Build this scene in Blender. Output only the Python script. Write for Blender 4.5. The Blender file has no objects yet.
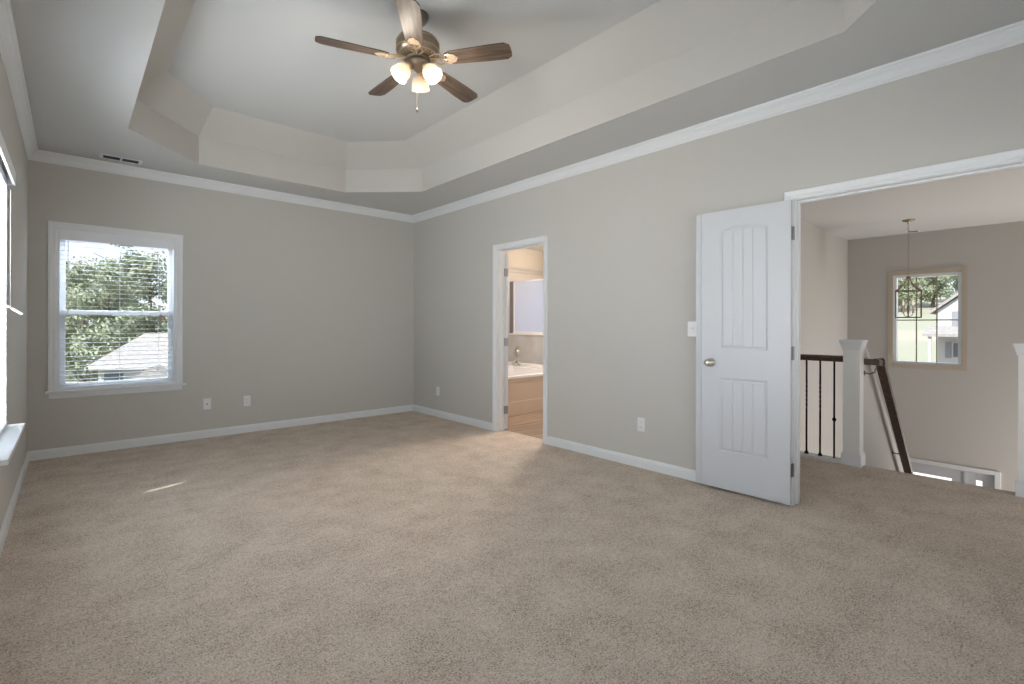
import bpy, bmesh, math, random
from mathutils import Vector, Matrix
R = math.radians
S = bpy.context.scene
COL = S.collection
rnd = random.Random(7)

# ------------------------------------------------------------------ camera, sky, sun, light, exposure
cam_d = bpy.data.cameras.new('camera'); cam = bpy.data.objects.new('camera', cam_d); COL.objects.link(cam)
cam_d.sensor_fit = 'HORIZONTAL'; cam_d.sensor_width = 36.0; cam_d.lens = 487 / 1024 * 36.0
cam_d.shift_y = -0.0159; cam_d.clip_start = 0.02; cam_d.clip_end = 500
cam.location = (0, 0, 1.2)
cam.matrix_world = (Matrix.Translation((0, 0, 1.2)) @ Matrix.Rotation(R(-42.2), 4, 'Z')
                    @ Matrix.Rotation(R(90), 4, 'X') @ Matrix.Rotation(R(0.16), 4, 'Z'))
S.camera = cam
S.view_settings.view_transform = 'Standard'; S.view_settings.look = 'None'
S.view_settings.gamma = 1.0; S.view_settings.use_curve_mapping = False
S.view_settings.exposure = 0.20
S.cycles.use_denoising = True
S.cycles.max_bounces = 10; S.cycles.diffuse_bounces = 6; S.cycles.transparent_max_bounces = 24
S.cycles.sample_clamp_indirect = 20.0
S.cycles.caustics_reflective = False; S.cycles.caustics_refractive = False

W = bpy.data.worlds.new('sky'); S.world = W; W.use_nodes = True
wn, wl = W.node_tree.nodes, W.node_tree.links
bg = wn['Background']; bg.inputs['Strength'].default_value = 1.45
tc = wn.new('ShaderNodeTexCoord'); nz = wn.new('ShaderNodeTexNoise'); nz.inputs['Scale'].default_value = 3.0; nz.inputs['Detail'].default_value = 5
rp = wn.new('ShaderNodeValToRGB'); rp.color_ramp.elements[0].position = .4; rp.color_ramp.elements[0].color = (.62, .72, .86, 1)
rp.color_ramp.elements[1].position = .6; rp.color_ramp.elements[1].color = (.86, .88, .92, 1)
wl.new(tc.outputs['Generated'], nz.inputs['Vector']); wl.new(nz.outputs['Fac'], rp.inputs['Fac']); wl.new(rp.outputs['Color'], bg.inputs['Color'])

def light(name, kind, loc, energy, color=(1, 1, 1), rot=(0, 0, 0), size=None, size_y=None, radius=None, spread=None):
    d = bpy.data.lights.new(name, kind); d.energy = energy; d.color = color
    if kind == 'AREA':
        d.shape = 'RECTANGLE'; d.size = size; d.size_y = size_y or size
        if spread: d.spread = spread
    elif kind in ('POINT', 'SPOT') and radius is not None: d.shadow_soft_size = radius
    o = bpy.data.objects.new(name, d); COL.objects.link(o); o.location = loc; o.rotation_euler = rot
    return o
sun = light('sun', 'SUN', (0, 0, 20), 7.5, (1, .96, .9)); sun.data.angle = R(.53)
sdir = Vector((.96 * math.cos(R(44)), .31 * math.cos(R(44)), -math.sin(R(44))))
sun.rotation_euler = sdir.to_track_quat('-Z', 'Y').to_euler()
# area lamps that add daylight at the left, back, front and bathroom windows
light('window_daylight_fill', 'AREA', (-.62, 2.25, 1.38), 45, (.97, .98, 1), (0, R(-90), 0), 1.5, 1.1)  # lamp for an added, unseen left window
light('window_daylight_fill', 'AREA', (-.62, .61, 1.38), 20, (.97, .98, 1), (0, R(-90), 0), 1.5, 1.6)  # lamp for the added window beside the camera, out of view
light('window_daylight_fill', 'AREA', (-.62, 3.66, 1.38), 110, (.97, .98, 1), (0, R(-90), 0), 1.5, 1.1)
light('window_daylight_fill', 'AREA', (.36, 6.75, 2.75), 130, (.95, .98, 1), (R(-52), 0, 0), 1.3, .8)
light('window_daylight_fill', 'AREA', (2.4, -.80, 1.40), 30, (1, .98, .95), (R(90), 0, 0), 1.6, 1.5)  # lamp outside the added front window behind the camera
fl = light('foyer_fill', 'AREA', (9.6, -1.6, -1.6), 135, (1, .94, .90), (0, 0, 0), 1.8, 1.6)  # added fill with no window at this spot, tilted up to brighten the foyer
fl.rotation_euler = Vector((-.55, .42, .72)).to_track_quat('-Z', 'Y').to_euler()
light('bathroom_daylight', 'AREA', (7.3, 5.2, 1.6), 21, (.94, .95, 1), (0, R(90), 0), 1.2, 1.6)
light('bathroom_lamp_light', 'POINT', (4.65, 4.2, 2.55), 112, (1, .83, .68), radius=.2)
light('bathroom_lamp_light', 'POINT', (6.6, 6.2, 2.55), 13, (1, .66, .34), radius=.1)

# ------------------------------------------------------------------ materials
def mat(name, color, rough=.6, metal=0.0, spec=.5, bump=None, vary=None, emit=None, alpha=None, trans=None):
    m = bpy.data.materials.new(name); m.use_nodes = True
    n, l = m.node_tree.nodes, m.node_tree.links; b = n['Principled BSDF']
    b.inputs['Base Color'].default_value = (*color, 1); b.inputs['Roughness'].default_value = rough
    b.inputs['Metallic'].default_value = metal; b.inputs['Specular IOR Level'].default_value = spec
    t = n.new('ShaderNodeTexCoord')
    if vary:
        c2, scale, lo, hi = vary
        z = n.new('ShaderNodeTexNoise'); z.inputs['Scale'].default_value = scale; z.inputs['Detail'].default_value = 4
        r = n.new('ShaderNodeValToRGB'); r.color_ramp.elements[0].position = lo; r.color_ramp.elements[1].position = hi
        r.color_ramp.elements[0].color = (*color, 1); r.color_ramp.elements[1].color = (*c2, 1)
        l.new(t.outputs['Object'], z.inputs['Vector']); l.new(z.outputs['Fac'], r.inputs['Fac']); l.new(r.outputs['Color'], b.inputs['Base Color'])
    if bump:
        scale, st = bump
        z = n.new('ShaderNodeTexNoise'); z.inputs['Scale'].default_value = scale; z.inputs['Detail'].default_value = 3
        u = n.new('ShaderNodeBump'); u.inputs['Strength'].default_value = st; u.inputs['Distance'].default_value = .002
        l.new(t.outputs['Object'], z.inputs['Vector']); l.new(z.outputs['Fac'], u.inputs['Height']); l.new(u.outputs['Normal'], b.inputs['Normal'])
    if emit:
        b.inputs['Emission Color'].default_value = (*emit[0], 1); b.inputs['Emission Strength'].default_value = emit[1]
    return m

def wood_mat(name, c1, c2, scale=6, axis=0, rough=.5, dist=4.0):
    m = mat(name, c1, rough); n, l = m.node_tree.nodes, m.node_tree.links; b = n['Principled BSDF']
    t = n.new('ShaderNodeTexCoord'); mp = n.new('ShaderNodeMapping')
    sc = [scale * 6] * 3; sc[axis] = scale * .5; mp.inputs['Scale'].default_value = sc
    z = n.new('ShaderNodeTexNoise'); z.inputs['Scale'].default_value = 1.6; z.inputs['Detail'].default_value = 6; z.inputs['Distortion'].default_value = .6
    r = n.new('ShaderNodeValToRGB'); r.color_ramp.elements[0].position = .36; r.color_ramp.elements[1].position = .62
    r.color_ramp.elements[0].color = (*c1, 1); r.color_ramp.elements[1].color = (*c2, 1)
    l.new(t.outputs['Object'], mp.inputs['Vector']); l.new(mp.outputs['Vector'], z.inputs['Vector'])
    l.new(z.outputs['Fac'], r.inputs['Fac']); l.new(r.outputs['Color'], b.inputs['Base Color'])
    return m

def carpet_mat():
    m = mat('beige_carpet', (.4, .3, .24), 1.0, spec=.1); n, l = m.node_tree.nodes, m.node_tree.links; b = n['Principled BSDF']
    t = n.new('ShaderNodeTexCoord')
    def noise(scale, detail, rough=.5):
        z = n.new('ShaderNodeTexNoise'); z.inputs['Scale'].default_value = scale; z.inputs['Detail'].default_value = detail
        z.inputs['Roughness'].default_value = rough; l.new(t.outputs['Object'], z.inputs['Vector']); return z
    fine = noise(135, 3, .75); mid = noise(42, 4, .6); big = noise(4.5, 6, .6)
    r = n.new('ShaderNodeValToRGB'); e = r.color_ramp.elements
    e[0].position = .32; e[0].color = (.23, .175, .14, 1); e[1].position = .62; e[1].color = (.76, .67, .585, 1)
    x = e.new(.47); x.color = (.565, .482, .405, 1)
    a = n.new('ShaderNodeMath'); a.operation = 'MULTIPLY_ADD'; a.inputs[1].default_value = .3; a.inputs[2].default_value = -.15
    l.new(mid.outputs['Fac'], a.inputs[0])
    a2 = n.new('ShaderNodeMath'); a2.operation = 'ADD'; l.new(fine.outputs['Fac'], a2.inputs[0]); l.new(a.outputs[0], a2.inputs[1])
    c = n.new('ShaderNodeMath'); c.operation = 'MULTIPLY_ADD'; c.inputs[1].default_value = .26; c.inputs[2].default_value = -.13
    l.new(big.outputs['Fac'], c.inputs[0])
    a3 = n.new('ShaderNodeMath'); a3.operation = 'ADD'; l.new(a2.outputs[0], a3.inputs[0]); l.new(c.outputs[0], a3.inputs[1])
    l.new(a3.outputs[0], r.inputs['Fac']); l.new(r.outputs['Color'], b.inputs['Base Color'])
    u = n.new('ShaderNodeBump'); u.inputs['Strength'].default_value = .6; u.inputs['Distance'].default_value = .010
    l.new(a2.outputs[0], u.inputs['Height']); l.new(u.outputs['Normal'], b.inputs['Normal'])
    return m

def glass_mat(name, tint=(.97, .99, .99), gloss=.014, rough=0.0, diffuse=None):
    m = bpy.data.materials.new(name); m.use_nodes = True; n, l = m.node_tree.nodes, m.node_tree.links
    n.clear(); o = n.new('ShaderNodeOutputMaterial'); t = n.new('ShaderNodeBsdfTransparent'); t.inputs['Color'].default_value = (*tint, 1)
    g = n.new('ShaderNodeBsdfGlossy'); g.inputs['Roughness'].default_value = rough
    x = n.new('ShaderNodeMixShader'); x.inputs[0].default_value = gloss
    l.new(t.outputs[0], x.inputs[1]); l.new(g.outputs[0], x.inputs[2]); out = x
    if diffuse:
        d = n.new('ShaderNodeBsdfTranslucent'); d.inputs['Color'].default_value = (*diffuse[0], 1)
        y = n.new('ShaderNodeMixShader'); y.inputs[0].default_value = diffuse[1]
        l.new(x.outputs[0], y.inputs[1]); l.new(d.outputs[0], y.inputs[2]); out = y
    l.new(out.outputs[0], o.inputs['Surface']); return m

def translucent_mat(name, color, tcol, fac):
    m = bpy.data.materials.new(name); m.use_nodes = True; n, l = m.node_tree.nodes, m.node_tree.links
    b = n['Principled BSDF']; b.inputs['Base Color'].default_value = (*color, 1); b.inputs['Roughness'].default_value = .45
    d = n.new('ShaderNodeBsdfTranslucent'); d.inputs['Color'].default_value = (*tcol, 1)
    x = n.new('ShaderNodeMixShader'); x.inputs[0].default_value = fac
    l.new(b.outputs[0], x.inputs[1]); l.new(d.outputs[0], x.inputs[2]); l.new(x.outputs[0], n['Material Output'].inputs['Surface'])
    return m

M = dict(
    wall=mat('greige_wall_paint', (.545, .530, .503), .75, spec=.25, bump=(260, .12)),
    ceil=mat('ceiling_paint', (.58, .58, .57), .9, spec=.15, bump=(180, .15)),
    post=mat('pale_post_paint', (.80, .80, .78), .5, spec=.3),
    trim=mat('white_trim_paint', (.74, .76, .78), .35, spec=.4),
    door=mat('white_door_paint', (.60, .62, .655), .38, spec=.45, bump=(420, .1)),
    carpet=carpet_mat(),
    glass=glass_mat('window_glass'),
    frosted=glass_mat('frosted_glass', (.75, .78, .85), .04, .3, ((.75, .78, .85), .75)),
    vinyl=mat('white_vinyl', (.78, .80, .84), .4),
    slat=translucent_mat('white_blind_slat', (.80, .82, .85), (.80, .83, .86), .45),
    tassel=mat('whitish_tassel', (.52, .50, .50), .5),
    tag=mat('pale_tassel', (.42, .33, .30), .5),
    dark=mat('dark_gap', (.03, .035, .045), .7),
    grille=mat('vent_grille', (.10, .12, .15), .6),
    plate=mat('white_plastic_plate', (.78, .78, .80), .35),
    nickel=mat('satin_nickel', (.62, .58, .52), .28, 1.0),
    hinge=mat('hinge_steel', (.32, .32, .33), .4, 1.0),
    chrome=mat('chrome', (.75, .77, .8), .12, 1.0),
    bronze=mat('aged_bronze', (.20, .16, .125), .42, .8),
    pewter=mat('antique_pewter', (.36, .29, .22), .38, .85),
    gilt=mat('antique_gilt', (.62, .50, .36), .38, .6),
    blade=wood_mat('weathered_walnut_blade', (.042, .030, .022), (.135, .092, .064), 5, 0, .42),
    shade=translucent_mat('frosted_white_glass_shade', (.55, .52, .47), (.66, .59, .50), .32),
    bulb=mat('lit_bulb', (1, .9, .7), .5, emit=((1, .86, .66), 1.6)),
    candlebulb=mat('candle_bulb', (.85, .78, .70), .3, emit=((1, .85, .7), .5)),
    candle=mat('white_candle_tube', (.85, .75, .68), .5),
    iron=mat('black_iron', (.012, .011, .011), .5, .6),
    rail=wood_mat('dark_stained_rail', (.045, .026, .017), (.105, .064, .042), 5, 0, .4),
    vinylfloor=wood_mat('wood_plank_floor', (.17, .115, .085), (.34, .25, .19), 2.2, 0, .45),
    foyerfloor=wood_mat('foyer_wood_floor', (.12, .075, .05), (.22, .15, .10), 2, 0, .4),
    tub=mat('white_acrylic_tub', (.82, .82, .84), .2),
    apron=mat('beige_tub_panel', (.56, .47, .39), .4),
    tile=mat('pale_stone_tile', (.46, .465, .47), .35, vary=((.55, .555, .56), 4, .35, .65)),
    casing_far=mat('shaded_casing_beige', (.50, .44, .36), .6),  # beige carries the shade on the foyer window casing
    shingle=mat('pale_roof_shingle', (.255, .24, .243), .9, vary=((.31, .295, .298), 6, .4, .6), bump=(30, .4)),
    siding=mat('white_siding', (.43, .43, .44), .7),
    brick=mat('brown_brick', (.25, .19, .16), .9, vary=((.32, .25, .21), 12, .4, .6)),
    darkpane=mat('dark_window_pane', (.10, .12, .15), .15),
    shutter=mat('grey_shutter', (.22, .23, .26), .6),
    leafA=mat('tree_leaf_bright', (.26, .30, .20), .7, spec=.3, vary=((.37, .41, .30), 1.3, .4, .6)),
    leafB=mat('tree_leaf_deep', (.18, .22, .15), .7, spec=.3, vary=((.29, .33, .235), 1.1, .4, .6)),
    leafC=mat('tree_leaf_pale', (.24, .27, .17), .7, spec=.3, vary=((.33, .36, .25), 1.0, .4, .6)),
    bark=mat('tree_bark', (.16, .125, .10), .9),
    grass=mat('pale_grass', (.27, .275, .215), .95, vary=((.37, .31, .27), .045, .50, .60)),
    concrete=mat('sunlit_concrete', (.5, .48, .46), .85),
)

# ------------------------------------------------------------------ builders
class MB:
    def __init__(s): s.bm = bmesh.new()
    def box(s, x0, x1, y0, y1, z0, z1, bev=0.0, mx=None):
        g = bmesh.ops.create_cube(s.bm, size=1.0)['verts']
        sz = Vector((x1 - x0, y1 - y0, z1 - z0)); c = Vector(((x0 + x1) / 2, (y0 + y1) / 2, (z0 + z1) / 2))
        for v in g: v.co = Vector((v.co.x * sz.x, v.co.y * sz.y, v.co.z * sz.z)) + c
        if bev > 0:
            es = list({e for v in g for e in v.link_edges})
            r = bmesh.ops.bevel(s.bm, geom=es, offset=bev, segments=2, affect='EDGES', profile=.6)
            g = list({v for f in r['faces'] for v in f.verts} | {v for v in g if v.is_valid})
        if mx is not None:
            bmesh.ops.transform(s.bm, matrix=mx, verts=[v for v in g if v.is_valid])
        return s
    def poly(s, pts):
        try: s.bm.faces.new([s.bm.verts.new(p) for p in pts])
        except ValueError: pass
        return s
    def ring(s, A, B):                                   # bridge two equal-length closed loops
        va = [s.bm.verts.new(p) for p in A]; vb = [s.bm.verts.new(p) for p in B]; n = len(A)
        for i in range(n): s.bm.faces.new((va[i], va[(i + 1) % n], vb[(i + 1) % n], vb[i]))
        return s
    def loft(s, loops, cap=True, closed=True):
        L = [[s.bm.verts.new(p) for p in q] for q in loops]; n = len(loops[0])
        for a, b in zip(L, L[1:]):
            for i in range(n if closed else n - 1): s.bm.faces.new((a[i], a[(i + 1) % n], b[(i + 1) % n], b[i]))
        if cap and closed: s.bm.faces.new(L[0][::-1]); s.bm.faces.new(L[-1])
        return s
    def prism(s, pts, vec):                              # extrude a planar loop by vec
        v = Vector(vec); return s.loft([[Vector(p) for p in pts], [Vector(p) + v for p in pts]])
    def lathe(s, prof, n=24, mx=None, cap=True):         # prof: (radius, z)
        loops = []
        for r, z in prof:
            loop = [Vector((max(r, 1e-4) * math.cos(2 * math.pi * i / n), max(r, 1e-4) * math.sin(2 * math.pi * i / n), z)) for i in range(n)]
            if mx is not None: loop = [mx @ p for p in loop]
            loops.append(loop)
        return s.loft(loops, cap)
    def tube(s, pts, r, n=8, taper=None):
        pts = [Vector(p) for p in pts]; loops = []; prev = None
        for i, p in enumerate(pts):
            d = (pts[min(i + 1, len(pts) - 1)] - pts[max(i - 1, 0)]).normalized()
            up = prev if prev is not None else (Vector((0, 0, 1)) if abs(d.z) < .9 else Vector((1, 0, 0)))
            a = d.cross(up).normalized(); b = a.cross(d).normalized(); prev = b
            rr = r if taper is None else taper[i]
            loops.append([p + a * rr * math.cos(2 * math.pi * k / n) + b * rr * math.sin(2 * math.pi * k / n) for k in range(n)])
        return s.loft(loops)
    def sweep(s, prof, path, closed=False):
        """prof: (out, z) pairs; path: (x, y, nx, ny) corner points with mitred outward offsets"""
        loops = [[Vector((x + nx * o, y + ny * o, z)) for o, z in prof] for x, y, nx, ny in path]
        if closed: loops.append(loops[0])
        return s.loft(loops, cap=not closed)
    def build(s, name, m, parent=None, smooth=False, loc=None):
        bmesh.ops.recalc_face_normals(s.bm, faces=s.bm.faces)
        me = bpy.data.meshes.new(name); s.bm.to_mesh(me); s.bm.free()
        for k in (m if isinstance(m, (list, tuple)) else [m]): me.materials.append(k)
        if smooth:
            for p in me.polygons: p.use_smooth = True
        o = bpy.data.objects.new(name, me); COL.objects.link(o)
        if parent is not None: o.parent = parent
        if loc: o.location = loc
        return o

def empty(name, loc=(0, 0, 0), rz=0.0):
    o = bpy.data.objects.new(name, None); COL.objects.link(o); o.location = loc; o.rotation_euler = (0, 0, rz); o.empty_display_size = .1
    return o
def tag(o, label, cat, group=None, kind=None):
    o['label'] = label; o['category'] = cat
    if group: o['group'] = group
    if kind: o['kind'] = kind
    return o
def struct(o): o['kind'] = 'structure'; return o
def copy_tree(o, parent=None):
    c = o.copy(); COL.objects.link(c); c.parent = parent
    for ch in list(o.children): copy_tree(ch, c)
    return c
def frame_box(mb, axis, p0, p1, a0, a1, z0, z1, w, bev=0.0, sides='LRTB'):
    """rectangular frame; axis 'x': lies in a plane x=const from p0..p1 and spans y a0..a1"""
    def bx(u0, u1, v0, v1):
        if axis == 'x': mb.box(p0, p1, u0, u1, v0, v1, bev)
        else: mb.box(u0, u1, p0, p1, v0, v1, bev)
    if 'L' in sides: bx(a0, a0 + w, z0, z1)
    if 'R' in sides: bx(a1 - w, a1, z0, z1)
    if 'T' in sides: bx(a0 + w, a1 - w, z1 - w, z1)
    if 'B' in sides: bx(a0 + w, a1 - w, z0, z0 + w)
def wall(name, axis, p0, p1, a0, a1, z0, z1, holes, m):
    mb = MB(); A = sorted({a0, a1, *[h[0] for h in holes], *[h[1] for h in holes]}); Z = sorted({z0, z1, *[h[2] for h in holes], *[h[3] for h in holes]})
    for i in range(len(A) - 1):
        for j in range(len(Z) - 1):
            ca, cz = (A[i] + A[i + 1]) / 2, (Z[j] + Z[j + 1]) / 2
            if any(h[0] < ca < h[1] and h[2] < cz < h[3] for h in holes): continue
            if axis == 'x': mb.box(p0, p1, A[i], A[i + 1], Z[j], Z[j + 1])
            else: mb.box(A[i], A[i + 1], p0, p1, Z[j], Z[j + 1])
    return struct(mb.build(name, m))

# ------------------------------------------------------------------ room shell
XL, XR, YB, YF, ZC = -.28, 3.59, 6.025, -.46, 2.735
XW = XR + .11                                     # hall side of the wall with the doors
HX = 5.09                                         # edge of the landing
FX = 10.2                                         # far foyer wall
LW = [(3.15, 4.17), (1.74, 2.76), (-.2, 1.42)]     # openings in the left wall (y0, y1); only the first is seen, others added for light
WZ0, WZ1 = .60, 2.06
BW = (-.092, .803, .60, 2.068)                    # opening in the back wall
FD = (-.14, 1.164, 0, 2.065)                      # french door opening
BD = (3.462, 4.227, 0, 2.075)                     # bathroom door opening
CR = .62; T0, T1, T2, T3 = .33, 2.98, .10, 5.46   # tray: chamfer, x0, x1, y0, y1

wall('wall_back', 'y', YB, YB + .14, XL - .14, XW, 0, 3.4, [BW], M['wall'])
wall('wall_left', 'x', XL - .14, XL, YF - .14, YB, 0, 3.4, [(a, b, WZ0, WZ1) for a, b in LW], M['wall'])
wall('wall_right', 'x', XR, XW, YF, YB, 0, 3.4, [FD, BD], M['wall'])
FW = (1.65, 3.15, .60, 2.06)  # unseen opening added to let in light from the front lamp
wall('wall_front', 'y', YF - .14, YF, XL, XW, 0, 3.4, [FW], M['wall'])

mb = MB(); mb.box(XL, XW, YF, YB, -.25, 0); mb.box(XW, HX, -2.5, 2.4, -.25, 0)
floor = struct(mb.build('floor', M['carpet']))

# tray ceiling
def octo(x0, x1, y0, y1, cl, cr, cy, z):
    return [Vector(p) for p in ((x0 + cl, y0, z), (x1 - cr, y0, z), (x1, y0 + cy, z), (x1, y1 - cy, z), (x1 - cr, y1, z), (x0 + cl, y1, z), (x0, y1 - cy, z), (x0, y0 + cy, z))]
O0 = octo(T0, T1, T2, T3, .575, .625, .62, ZC); O1 = octo(T0, T1, T2, T3, .575, .625, .62, 3.0); O2 = octo(T0 + .235, T1 - .30, T2 + .31, T3 - .31, .40, .45, .465, 3.2)
mb = MB(); bm = mb.bm
X0, X1, Y0, Y1 = XL - .02, XR + .02, YF - .02, YB + .02
q = [Vector(p) for p in ((X0, Y0, ZC), (X1, Y0, ZC), (X1, Y1, ZC), (X0, Y1, ZC))]
for a, b, c, d in ((q[0], q[1], O0[1], O0[0]), (q[1], q[2], O0[3], O0[2]), (q[2], q[3], O0[5], O0[4]), (q[3], q[0], O0[7], O0[6])): mb.poly((a, b, c, d))
for a, b, c in ((q[1], O0[2], O0[1]), (q[2], O0[4], O0[3]), (q[3], O0[6], O0[5]), (q[0], O0[0], O0[7])): mb.poly((a, b, c))
nflat = len(bm.faces)
mb.ring(O0, O1); mb.ring(O1, O2)
nside = len(bm.faces)
mb.poly(O2)
bm.faces.ensure_lookup_table()
for i in range(nflat, nside): bm.faces[i].material_index = 1
bmesh.ops.remove_doubles(bm, verts=bm.verts, dist=1e-4)
me_c = mb.build('ceiling', [M['ceil'], M['wall']]); struct(me_c)
mb = MB(); mb.box(XL - .14, XW, YF - .14, YB + .14, 3.4, 3.5); struct(mb.build('ceiling_attic', M['ceil']))
mb = MB(); mb.box(XW, FX, -2.5, 2.4, ZC, ZC + .1); struct(mb.build('ceiling_hall', M['ceil']))

# crown moulding and baseboards
cp = [(0, ZC - .088), (.006, ZC - .088), (.008, ZC - .078), (.016, ZC - .072), (.019, ZC - .062), (.034, ZC - .040), (.050, ZC - .026), (.053, ZC - .016), (.062, ZC - .013), (.066, ZC - .001), (0, ZC - .001)]
mb = MB(); mb.sweep(cp, [(XL, YF, 1, 1), (XR, YF, -1, 1), (XR, YB, -1, -1), (XL, YB, 1, -1)], closed=True)
struct(mb.build('trim_1', M['trim']))
bp = [(0, 0), (.015, 0), (.015, .062), (.012, .068), (.010, .076), (.005, .083), (0, .084)]
def base(name, path): mb = MB(); mb.sweep(bp, path); return struct(mb.build(name, M['trim']))
CW = .056
base('baseboard_left', [(XL, YF, 1, 1), (XL, YB, 1, -1)])
base('baseboard_back', [(XL, YB, 1, -1), (XR, YB, -1, -1)])
base('baseboard_right', [(XR, YB, -1, -1), (XR, BD[1] + CW - .013, -1, 0)])
base('baseboard_right', [(XR, BD[0] - CW + .013, -1, 0), (XR, FD[1] + CW - .013, -1, 0)])
base('baseboard_front', [(XR, YF, -1, 1), (XL, YF, 1, 1)])

# door casings + jamb linings
def casing_profile_frame(mb, x, y0, y1, z0, z1, d, w=CW):
    """mitred colonial casing round an opening in a plane x = const; d = direction it stands out"""
    pr = [(0, .0), (0, .009), (.006, .011), (.018, .011), (.024, .015), (.036, .017), (.048, .019), (w - .003, .019), (w, .015), (w, 0)]
    def P(o, t, k): # o outwards from the opening edge, t thickness, corner k
        yy = {0: y0 - o, 1: y0 - o, 2: y1 + o, 3: y1 + o}[k]; zz = z0 if k in (0, 3) else z1 + o
        return Vector((x + d * t, yy, zz))
    mb.loft([[P(o, t, k) for o, t in pr] for k in range(4)])
def jamb(mb, y0, y1, z1, t=.019):
    mb.box(XR - .001, XW + .001, y0, y0 + t, 0, z1, .001); mb.box(XR - .001, XW + .001, y1 - t, y1, 0, z1, .001); mb.box(XR - .001, XW + .001, y0 + t, y1 - t, z1 - t, z1, .001)
n = 2
for (a, b, z0, z1) in (FD, BD):
    mb = MB()
    casing_profile_frame(mb, XR, a + .013, b - .013, 0, z1 - .013, -1)
    casing_profile_frame(mb, XW, a + .013, b - .013, 0, z1 - .013, 1)
    jamb(mb, a, b, z1)
    sx = XR + .052                                # stops
    mb.box(sx, sx + .03, a + .019, a + .03, 0, z1 - .019); mb.box(sx, sx + .03, b - .03, b - .019, 0, z1 - .019); mb.box(sx, sx + .03, a + .03, b - .03, z1 - .03, z1 - .019)
    struct(mb.build('trim_%d' % n, M['trim'])); n += 1

# ------------------------------------------------------------------ moulded two-panel plank door leaf (local: width +Y, visible face -X)
def leaf_mesh(width, height, th=.035, panels=None):
    mb = MB(); z0 = 0.0; yl, yr = .140, width - .130
    lo, up = (.268, .805), (1.012, 1.868); rise = .030
    for side in (0, 1):
        X = (lambda d: d) if side == 0 else (lambda d: th - d)
        def topz(y, ins, base):
            t = (y - width / 2) / ((yr - yl) / 2); return base - ins + rise * max(0, 1 - t * t)
        def outline(ins, d, arch, z_lo, z_hi, N=14):
            pts = [Vector((X(d), yl + ins, z_lo + ins)), Vector((X(d), yr - ins, z_lo + ins))]
            for i in range(N + 1):
                y = (yr - ins) + ((yl + ins) - (yr - ins)) * i / N
                pts.append(Vector((X(d), y, topz(y, ins, z_hi) if arch else z_hi - ins)))
            return pts
        for arch, (zl, zh) in ((False, lo), (True, up)):
            st = [(0, 0), (.006, .004), (.012, .0085), (.017, .0085), (.024, .004), (.030, .0035)]
            for (i0, d0), (i1, d1) in zip(st, st[1:]): mb.ring(outline(i0, d0, arch, zl, zh), outline(i1, d1, arch, zl, zh))
            # plank field with V grooves
            ya, yb = yl + .030, yr - .030; gr = [ya + (yb - ya) * k / 4 for k in (1, 2, 3)]
            prof = [(ya, .0035)]
            for g in gr: prof += [(g - .006, .0035), (g - .0015, .0075), (g + .0015, .0075), (g + .006, .0035)]
            prof.append((yb, .0035)); fine = [prof[0]]
            for (p, dp), (q_, dq) in zip(prof, prof[1:]):
                k = max(1, int((q_ - p) / .012))
                for j in range(1, k + 1): fine.append((p + (q_ - p) * j / k, dp + (dq - dp) * j / k))
            for (p, dp), (q_, dq) in zip(fine, fine[1:]):
                zt = lambda y: (topz(y, .030, zh) if arch else zh - .030)
                mb.poly((Vector((X(dp), p, zl + .03)), Vector((X(dq), q_, zl + .03)), Vector((X(dq), q_, zt(q_))), Vector((X(dp), p, zt(p)))))
        x = X(0); V = lambda y, z: Vector((x, y, z))
        mb.poly((V(0, z0), V(yl, z0), V(yl, height), V(0, height))); mb.poly((V(yr, z0), V(width, z0), V(width, height), V(yr, height)))
        mb.poly((V(yl, z0), V(yr, z0), V(yr, lo[0]), V(yl, lo[0]))); mb.poly((V(yl, lo[1]), V(yr, lo[1]), V(yr, up[0]), V(yl, up[0])))
        arc = outline(0, 0, True, *up)[2:]
        for a, b in zip(arc, arc[1:]): mb.poly((a, b, V(b.y, height), V(a.y, height)))
    a, b, c, d = (0, 0), (width, 0), (width, height), (0, height)
    for p, q_ in ((a, b), (b, c), (c, d), (d, a)):
        mb.poly((Vector((0, *p)), Vector((0, *q_)), Vector((th, *q_)), Vector((th, *p))))
    bmesh.ops.remove_doubles(mb.bm, verts=mb.bm.verts, dist=1e-5)
    return mb
def knob_mb(mb, y, z, face, d):
    mx = Matrix.Translation((face, y, z)) @ Matrix.Rotation(R(-90 * 1 if d < 0 else 90), 4, 'Y')
    mb.lathe([(.032, 0), (.032, .004), (.028, .008), (.013, .010), (.011, .028), (.017, .033), (.025, .040), (.0275, .049), (.0265, .057), (.019, .064), (.007, .067), (.0, .067)], 28, mx)
def hinges(root, th, hs, sign, x=None):
    for z in hs:
        mb = MB(); xx = th * .5 + .006 if x is None else x
        mb.lathe([(.0055, z - .045), (.0065, z - .0445), (.0065, z + .0445), (.0055, z + .045)], 12, Matrix.Translation((th + .004, -.007, 0)))
        mb.box(.006, th + .002, -.0025, 0, z - .044, z + .044); mb.build('hinge', M['hinge'], root)

d1 = empty('door_1', (3.532, 1.150, .022), R(2.8)); struct(d1)
leaf_mesh(.598, 2.018).build('door_leaf', M['door'], d1)
mb = MB(); mb.box(.022, .033, .609, .652, 0, 2.018, .002); mb.box(.033, .0365, .56, .64, 0, 2.018); mb.build('astragal', M['door'], d1)
mb = MB(); knob_mb(mb, .598 - .068, .912, 0, -1); mb.build('door_knob', M['nickel'], d1, smooth=True)
mb = MB(); mb.box(.010, .026, .5975, .599, .88, .945); mb.build('latch_plate', M['nickel'], d1)
hinges(d1, .035, (.22, 1.0, 1.80), -1)

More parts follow.
